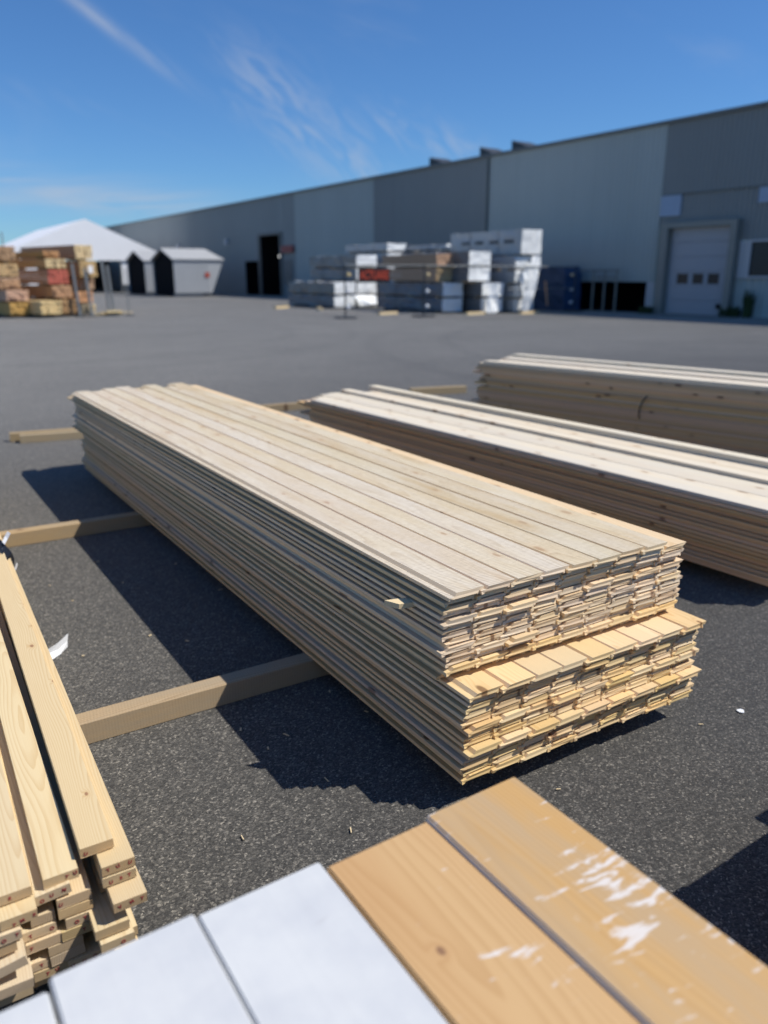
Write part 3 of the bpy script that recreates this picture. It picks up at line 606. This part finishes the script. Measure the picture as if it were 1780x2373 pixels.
# ================================================================== board stacks
PIT = .1085
CLAD = [(0, 0), (.012, 0), (.014, .0048), (PIT-.010, .0048), (PIT-.008, 0), (PIT-.001, 0), (PIT-.001, .0118), (PIT+.011, .0122), (PIT+.0165, .0212), (.0268, .0212), (.0178, .0115), (.001, .0108), (0, .010)]
def clad_meshes(nm, mats, lens, jag=.002):
    return [extrude_y(nm, CLAD, 0, l, mats, jag, i) for i, l in enumerate(lens)]
LENS = [4.62, 4.67, 4.72, 4.78, 4.84]
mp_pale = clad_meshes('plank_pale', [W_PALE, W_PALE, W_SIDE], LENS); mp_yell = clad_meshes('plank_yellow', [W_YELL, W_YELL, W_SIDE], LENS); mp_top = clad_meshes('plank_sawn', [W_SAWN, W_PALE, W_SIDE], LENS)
ms = thing('cladding_stack', 'big stack of profiled cladding boards in the centre with staggered ends facing viewer', 'board stack', (1.25, 1.5, .085), math.radians(-.45))
rr = random.Random(21)
NL = 26; TZ = (.655-.085)/NL
for k in range(NL):
    z = k*TZ; top = k == NL-1
    alt = rr.uniform(-.004, .004)
    if k < 5: base = -.002+alt+rr.uniform(-.004, .006); xo = rr.uniform(-.004, .012); mm = mp_yell
    elif k < 13: base = .008+alt+rr.uniform(-.006, .006); xo = .012+rr.uniform(-.004, .016); mm = mp_yell
    else: base = .096+alt+rr.uniform(-.007, .007); xo = rr.uniform(-.005, .018); mm = mp_pale if k > 14 else mp_yell
    if k == 4: base = -.018; xo = .018
    if k == 12: base = -.006; xo = .028
    if k == 13: base = .118
    if k == 24: base = .086; xo = .005
    nb = 9 if k < 13 else (8 if top else 9)
    if k >= 13 and not top: xo -= .005
    if top: base = .076; xo = .004; mm = mp_top
    pf = 1.002 if k in (12, NL-1) else rr.uniform(.997, 1.012)
    lay_tilt = rr.uniform(-.0015, .0015)
    for i in range(nb):
        bx = xo+i*PIT*pf+(0 if top else rr.uniform(-.002, .002))
        y = base-.045*bx+rr.gauss(0, .0026)
        if rr.random() < .05: y += rr.choice((-.010, .010))
        me = rr.choice(mm)
        obj('plank', me, ms, (bx+rr.uniform(-.0012, .0012), y, z+rr.uniform(-.0004, .0007)), (rr.uniform(-.0002, .0002), rr.uniform(-.004, .004), rr.uniform(-.0008, .0008)+lay_tilt*.3))
# small chip wedged in the side of the stack
bm = bmesh.new(); v = bm_box(bm, 0, .16, 0, .036, 0, .016)
for q in v:
    if q.co.x < .01 and q.co.y < .01: q.co.x += .03
obj_chip = tag(obj('wooden_wedge', mesh_of('wooden_wedge', bm, CHIP), None, (1.168, 1.745, .566), (math.radians(4), math.radians(4), math.radians(-6))), 'small split wooden wedge poking out of the shaded side of the central stack', 'wedge')

_w, _t, _n, _h = .108, .0215, .008, .0055
RP = [(_n, 0), (_w-_n, 0), (_w-_n, _h), (_w, _h+.001), (_w, _t-.001), (_w-.001, _t), (.001, _t), (0, _t-.001), (0, _h+.001), (_n, _h)]
LENS2 = [4.3, 4.4, 4.45, 4.5]
def square_stack(name, label, loc, rz, nl, nb, tz, seed, topoff, mats, sides):
    s_ = thing(name, label, 'board stack', loc, rz, 'board stacks on bearers'); rr = random.Random(seed)
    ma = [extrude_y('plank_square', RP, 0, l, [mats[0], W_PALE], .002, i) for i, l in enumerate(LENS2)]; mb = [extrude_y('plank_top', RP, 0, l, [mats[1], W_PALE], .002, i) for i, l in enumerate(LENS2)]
    for k in range(nl):
        xo = rr.uniform(-.008, .008); yo = rr.uniform(-.02, .02)
        if k in (4, 9, 13): xo += rr.choice((-.012, .012))
        for i in range(nb):
            top = k == nl-1
            obj('plank', rr.choice(mb if top else ma), s_, (xo+i*.1095+rr.uniform(-.001, .001)+(topoff*i if top else 0), yo+rr.gauss(0, .015), k*tz+rr.uniform(0, .0012)), (0, rr.uniform(-.003, .003), rr.uniform(-.001, .001)))
    return s_
W_TOP2 = wood('pale_top_spruce', (.72, .63, .48), (.64, .53, .375), .0055, .5, (.30, .2, .12), .6, .3, .1, .7, (.62, .58, .50), .4)  # whiter wood for the top boards of the square edged stacks
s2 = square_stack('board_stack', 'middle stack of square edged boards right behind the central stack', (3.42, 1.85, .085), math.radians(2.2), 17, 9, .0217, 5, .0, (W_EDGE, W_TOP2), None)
# extra loose boards lying on the second stack
xb = extrude_y('plank_extra', rect_prof(.095, .034, .0015), 0, 4.5, [W_TOP2, W_PALE])
obj('plank', xb, s2, (.80, .02, 17*.0217+.002), (0, 0, math.radians(.2))); obj('plank', extrude_y('plank_extra2', rect_prof(.1, .02, .0015), 0, 4.45, [W_TOP2, W_PALE]), s2, (.45, .08, 17*.0217+.002), (0, 0, math.radians(-.3)))
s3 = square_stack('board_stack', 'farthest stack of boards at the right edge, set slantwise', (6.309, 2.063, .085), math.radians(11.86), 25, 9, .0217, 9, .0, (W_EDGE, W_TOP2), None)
for x0_, wd_, z_, y_, l_ in ((.025, .11, 0, .03, 4.35), (.135, .11, 0, .0, 4.3), (.40, .16, 0, .0, 4.42), (.60, .2, .0, .05, 4.45), (.62, .13, .0225, .0, 4.45)):
    obj('plank', extrude_y('plank_extra3', rect_prof(wd_, .022, .002), 0, l_, [W_TOP2, W_PALE]), s3, (x0_, y_, 25*.0217+.002+z_))
bm = bmesh.new(); tube(bm, [(-.012, .0, .15), (-.03, .03, .10), (-.035, .05, .04), (-.03, .06, -.02), (-.012, .065, -.06)], .006, 6)
tag(obj('strap_end', mesh_of('strap_end', bm, PLAST), None, (5.79, 4.52, .33)), 'dark loose strap end on the side of the farthest board stack', 'strap')
# stack out of the picture on the right; only its shadow shows
s4 = thing('board_stack', 'board stack just right of the frame, seen only by its shadow', 'board stack', (1.56, -3.4, .085), 0, 'board stacks on bearers')
pm = extrude_y('plank_thick', rect_prof(.19, .044, .002), 0, 4.05, [W_EDGE, W_PALE]); rr = random.Random(2)
for k in range(13):
    for i in range(5): obj('plank', pm, s4, (i*.196, rr.uniform(-.015, .008)-(0 if i < 4 else -.05), k*.0445))

# ------------------------------------------------------------------ bearers
def bearer(x0, x1, y, wd, h, label, rz=0, z=0):
    me = extrude_y('bearer_beam', rect_prof(wd, h, .003), 0, x1-x0, [W_BEAM, W_BEAM])
    o = obj('bearer_beam', me, None, (x0, y, z), (0, 0, rz-PI/2)); return tag(o, label, 'beam', 'bearer beams on the asphalt')
bearer(.0, 2.35, 2.53, .075, .083, 'near bearer beam running from the loose lumber pile under the central stack', math.radians(-1.5))
bearer(-.05, 2.4, 4.84, .075, .083, 'middle bearer beam under the far half of the central stack', math.radians(-2))
bearer(1.05, 2.6, 8.06, .075, .083, 'long loose bearer beam beyond the far left end of the central stack', math.radians(-10)); bearer(1.12, 2.7, 7.95, .075, .075, 'shorter loose bearer beam lying against its twin beyond the central stack', math.radians(-10))
bearer(3.3, 4.9, 8.35, .08, .08, 'loose bearer beam beyond the far end of the middle stack', math.radians(-8)); bearer(5.95, 6.75, 8.45, .09, .09, 'loose bearer beam behind the left end of the farthest stack', math.radians(-14))
bearer(3.2, 4.7, 2.75, .08, .083, 'near bearer beam under the middle stack'); bearer(3.1, 4.6, 5.2, .08, .083, 'far bearer beam under the middle stack')
bearer(6.15, 7.0, 3.3, .08, .083, 'near bearer beam under the farthest stack', math.radians(11)); bearer(5.75, 6.6, 5.4, .08, .083, 'far bearer beam under the farthest stack', math.radians(11))
bearer(1.45, 2.6, -2.6, .08, .083, 'rear bearer beam under the stack outside the frame'); bearer(1.45, 2.6, -.2, .08, .083, 'front bearer beam under the stack outside the frame')

# ================================================================== loose lumber pile (left)
lp = thing('lumber_pile', 'untidy pile of planed lumber with red stamped ends at the left edge', 'lumber pile', (.2, 1.43, .0), 0)
TP = .026; B0 = .088; TB = .0225
def text_mesh(body, size):
    cu = bpy.data.curves.new('txt', 'FONT'); cu.body = body; cu.size = size; cu.offset = .0004; cu.extrude = .0002; cu.align_x = 'LEFT'
    to = bpy.data.objects.new('txt', cu); COL.objects.link(to); bpy.context.view_layer.update()
    me = bpy.data.meshes.new_from_object(to.evaluated_get(bpy.context.evaluated_depsgraph_get())); bpy.data.objects.remove(to); me.materials.clear(); me.materials.append(INK); return me
TXT = {c: text_mesh(c, .0108) for c in 'TUOVHMR'}
RPL = rect_prof(.067, TB, .0008)
ML = [extrude_y('plank_lumber', RPL, 0, l, [W_LOOSE, W_LEND], .0006, i) for i, l in enumerate((4.4, 4.5, 4.6))]
rr = random.Random(11)
def lum(x, y, lev, marks='', roll=0, skew=2.3, wd=None, dz=0):
    z = B0+TP*lev-TB+dz
    me = rr.choice(ML) if wd is None else extrude_y('plank_narrow', rect_prof(wd, TB, .0008), 0, 4.5, [W_LOOSE, W_LEND], .0006)
    p = obj('plank', me, lp, (x-.2, y-1.43, z), (rr.uniform(-.0006, .0006), math.radians(-roll), math.radians(-skew)))
    for c, u, v_ in marks:
        obj('stamped_letter', TXT[c], p, (u, -.0009, v_), (PI/2, rr.uniform(-.4, .4), 0))
    return p
lum(.211, 1.457, 11, [('U', .006, .006)], 0, 2.6); lum(.134, 1.44, 10, [('T', .04, .009), ('U', .058, .01)], 0, 1.9); lum(.045, 1.44, 10, [('R', .024, .008)], 0, 1.9)
lum(.240, 1.41, 10, [('T', .010, .009), ('U', .03, .01), ('U', .052, .011)]); lum(.239, 1.408, 9, [('U', .012, .006), ('R', .034, .007), ('T', .05, .008)]); lum(.245, 1.357, 8, [('V', .01, .008), ('M', .033, .009), ('T', .053, .009)], 0, 1.4)
lum(.116, 1.432, 9, [('O', .006, .006), ('U', .026, .009), ('M', .049, .010)], 4.5, 2.3); lum(.152, 1.43, 8, [('U', .002, .008)]); lum(.152, 1.43, 7); lum(.163, 1.428, 6, [('O', .016, .006), ('T', .034, .008)]); lum(.152, 1.427, 5, [('T', .04, .008), ('O', .057, .009)])
lum(.124, 1.43, 4); lum(.126, 1.43, 3, [], 3.5); lum(.157, 1.428, 2, [('U', .006, .004), ('U', .026, .007), ('O', .048, .008)]); lum(.157, 1.435, 1)
lum(.101, 1.44, 7, [], 0, 2.3, .046); lum(.080, 1.438, 6, [('T', .015, .006), ('O', .052, .009)]); lum(.085, 1.432, 5, [('T', .006, .008)]); lum(.07, 1.5, 4); lum(.056, 1.437, 3, [('O', .004, .002), ('R', .024, .004), ('T', .05, .007)]); lum(.091, 1.435, 2, [('T', .022, .008), ('U', .042, .009)]); lum(.088, 1.45, 1)
lum(.046, 1.403, 9, [('T', .02, .002), ('M', .036, .004), ('R', .058, .008)]); lum(.013, 1.397, 8, [('O', .03, .008), ('T', .055, .01)]); lum(.002, 1.401, 7); lum(.016, 1.385, 6, [], 9, 2.3, None, -.012); lum(-.01, 1.44, 5); lum(.020, 1.385, 4, dz=-.008); lum(-.02, 1.42, 3); lum(.0, 1.44, 2); lum(.02, 1.44, 1)
lum(.205, 1.363, 6); lum(.211, 1.352, 5, [('O', .04, .006)]); lum(.24, 1.46, 7); lum(.216, 1.40, 4); lum(.232, 1.42, 3); lum(.228, 1.40, 2); lum(.23, 1.43, 1); lum(.276, 1.44, 9, [], 0, 2.3, .03, .0)
for lev in range(1, 11):
    for i in range(1, 3): lum(-.02-i*.072, 1.42+rr.uniform(-.03, .03), lev)
lum(.155, 2.96, 12, [], 0, 2.2, .06); lum(.165, 3.25, 13, [], 0, 2.2, .06); lum(.05, 2.9, 11, [], 0, 2.0)

# litter
def scrap(name, rows, loc, mat, label, cat):
    bm = bmesh.new(); vs_ = [[bm.verts.new(p) for p in r_] for r_ in rows]
    for a, b in zip(vs_, vs_[1:]):
        for k in range(len(a)-1): bm.faces.new((a[k], a[k+1], b[k+1], b[k]))
    o = obj(name, mesh_of(name, bm, mat), None, loc); md = o.modifiers.new('t', 'SOLIDIFY'); md.thickness = .001
    return tag(o, label, cat)
scrap('paper_scrap', [[(.36, 3.12, .0), (.448, 3.147, .0), (.49, 3.18, .002), (.528, 3.225, .006)], [(.36, 3.15, .02), (.444, 3.165, .022), (.487, 3.19, .02), (.531, 3.23, .03)], [(.36, 3.14, .042), (.437, 3.155, .044), (.470, 3.175, .044), (.50, 3.20, .047), (.537, 3.235, .058)][:1]+[(.437, 3.155, .044), (.490, 3.19, .05), (.538, 3.235, .06)]], (0, 0, .001), PAPER, 'crumpled white paper scrap beside the loose lumber pile', 'paper')
scrap('plastic_wrap', [[(.33, 3.55, .40), (.367, 3.56, .417), (.376, 3.6, .404)], [(.36, 3.5, .385), (.385, 3.55, .39), (.39, 3.62, .37)], [(.36, 3.45, .35), (.404, 3.54, .357), (.402, 3.62, .33)], [(.36, 3.42, .32), (.409, 3.53, .33), (.407, 3.6, .28)], [(.35, 3.42, .26), (.40, 3.52, .292), (.40, 3.6, .22)], [(.33, 3.42, .12), (.37, 3.5, .14), (.39, 3.6, .1)]], (0, 0, .0), PLAST, 'black plastic wrap tucked at the side of the loose lumber pile', 'plastic wrap')
scrap('strap_tail', [[(.374, 3.55, .408), (.390, 3.56, .43), (.402, 3.56, .449)], [(.382, 3.54, .398), (.398, 3.55, .419), (.412, 3.55, .440)]], (0, 0, 0), PAPER, 'white strap tail standing up above the black plastic wrap', 'strap')
scrap('strap_loop', [[(.4125, 3.50, .322), (.406, 3.50, .306), (.396, 3.50, .286)], [(.4165, 3.50, .314), (.411, 3.50, .298), (.402, 3.50, .283)]], (0, 0, 0), PAPER, 'white strap loop hanging below the black plastic wrap', 'strap')
bm = bmesh.new(); bmesh.ops.create_circle(bm, cap_ends=True, segments=14, radius=.013); rr = random.Random(1)
for v in bm.verts: v.co *= rr.uniform(.8, 1.15)
ex = bmesh.ops.extrude_face_region(bm, geom=bm.faces[:]); bmesh.ops.translate(bm, vec=(0, 0, .003), verts=[e for e in ex['geom'] if isinstance(e, bmesh.types.BMVert)])
tag(obj('litter_disc', mesh_of('litter_disc', bm, PAPER), None, (2.434, 1.367, .003)), 'tiny flattened pale disc lying on the asphalt at the right', 'litter')

rr = random.Random(31); bm = bmesh.new()
for i in range(70):
    x, y = (rr.uniform(.35, 3.2), rr.uniform(.9, 4.5)); L_ = rr.uniform(.004, .013); w_ = rr.uniform(.0012, .003); a = rr.uniform(0, 6.28); d = Vector((math.cos(a), math.sin(a), 0)); n = Vector((-d.y, d.x, 0)); p = Vector((x, y, .004))
    q = [bm.verts.new(p+d*L_+n*w_), bm.verts.new(p+d*L_*.8-n*w_), bm.verts.new(p-d*L_-n*w_*.6), bm.verts.new(p-d*L_+n*w_)]; t_ = [bm.verts.new(v.co+Vector((0, 0, .0025))) for v in q]
    bm.faces.new(t_)
    for k in range(4): bm.faces.new((q[k], q[(k+1) % 4], t_[(k+1) % 4], t_[k]))
tag(obj('wood_splinters', mesh_of('wood_splinters', bm, CHIP)), 'tiny wood splinters scattered on the asphalt round the stacks', 'splinters', None, 'stuff')

# ================================================================== foreground boards
FZ = .62
fp = thing('support_stack', 'stack of boards carrying the painted boards in the foreground', 'board stack', (-.14, -2.2, .085), 0)
pm2 = extrude_y('plank_support', rect_prof(.196, .0435, .002), 0, 3.0, [W_EDGE, W_PALE]); rr = random.Random(4)
for k in range(11):
    for i in range(5): obj('plank', pm2, fp, (.006+i*.2, rr.uniform(-.03, .0), k*.0445))
bearer(-.2, .95, .6, .08, .084, 'front bearer beam under the foreground board stack'); bearer(-.2, .95, -1.6, .08, .084, 'rear bearer beam under the foreground board stack')
FT = FZ-(.085+11*.0445+.001)
def fboard(name, x0, x1, yend, mats, label, dz=0, rz=0, bev=.003):
    t = FT; y0 = -2.0
    bm = bmesh.new(); bm_box(bm, 0, x1-x0, y0-yend, 0, 0, t)
    bmesh.ops.bevel(bm, geom=bm.edges[:], offset=bev, segments=2, affect='EDGES')
    bm.normal_update()
    if len(mats) > 1:
        for f in bm.faces: f.material_index = 1 if abs(f.normal.x) > .6 else 0
    o = obj(name, mesh_of(name, bm, mats), None, (x0, yend, FZ-t+dz), (0, 0, rz)); return tag(o, label, 'board', 'finished boards in the foreground')
fboard('painted_board', -.128, .070, .897, [WHITE], 'white painted board cut off by the bottom left corner', -.002)
fboard('painted_board', .0745, .2715, .914, [WHITE], 'white painted board, second from the left in the foreground', 0, math.radians(.1))
fboard('painted_board', .2745, .4735, .907, [WHITE], 'white painted board directly left of the orange boards', 0, math.radians(-.15))
fboard('stained_board', .4775, .6715, .889, [W_ORNG], 'orange stained pine board with dark knots next to the white boards', 0, math.radians(.0))
fboard('stained_board', .6725, .872, .893, [W_ORNG2, PAINT_EDGE], 'tan pine board smeared with white paint at the right', .008, math.radians(.0))
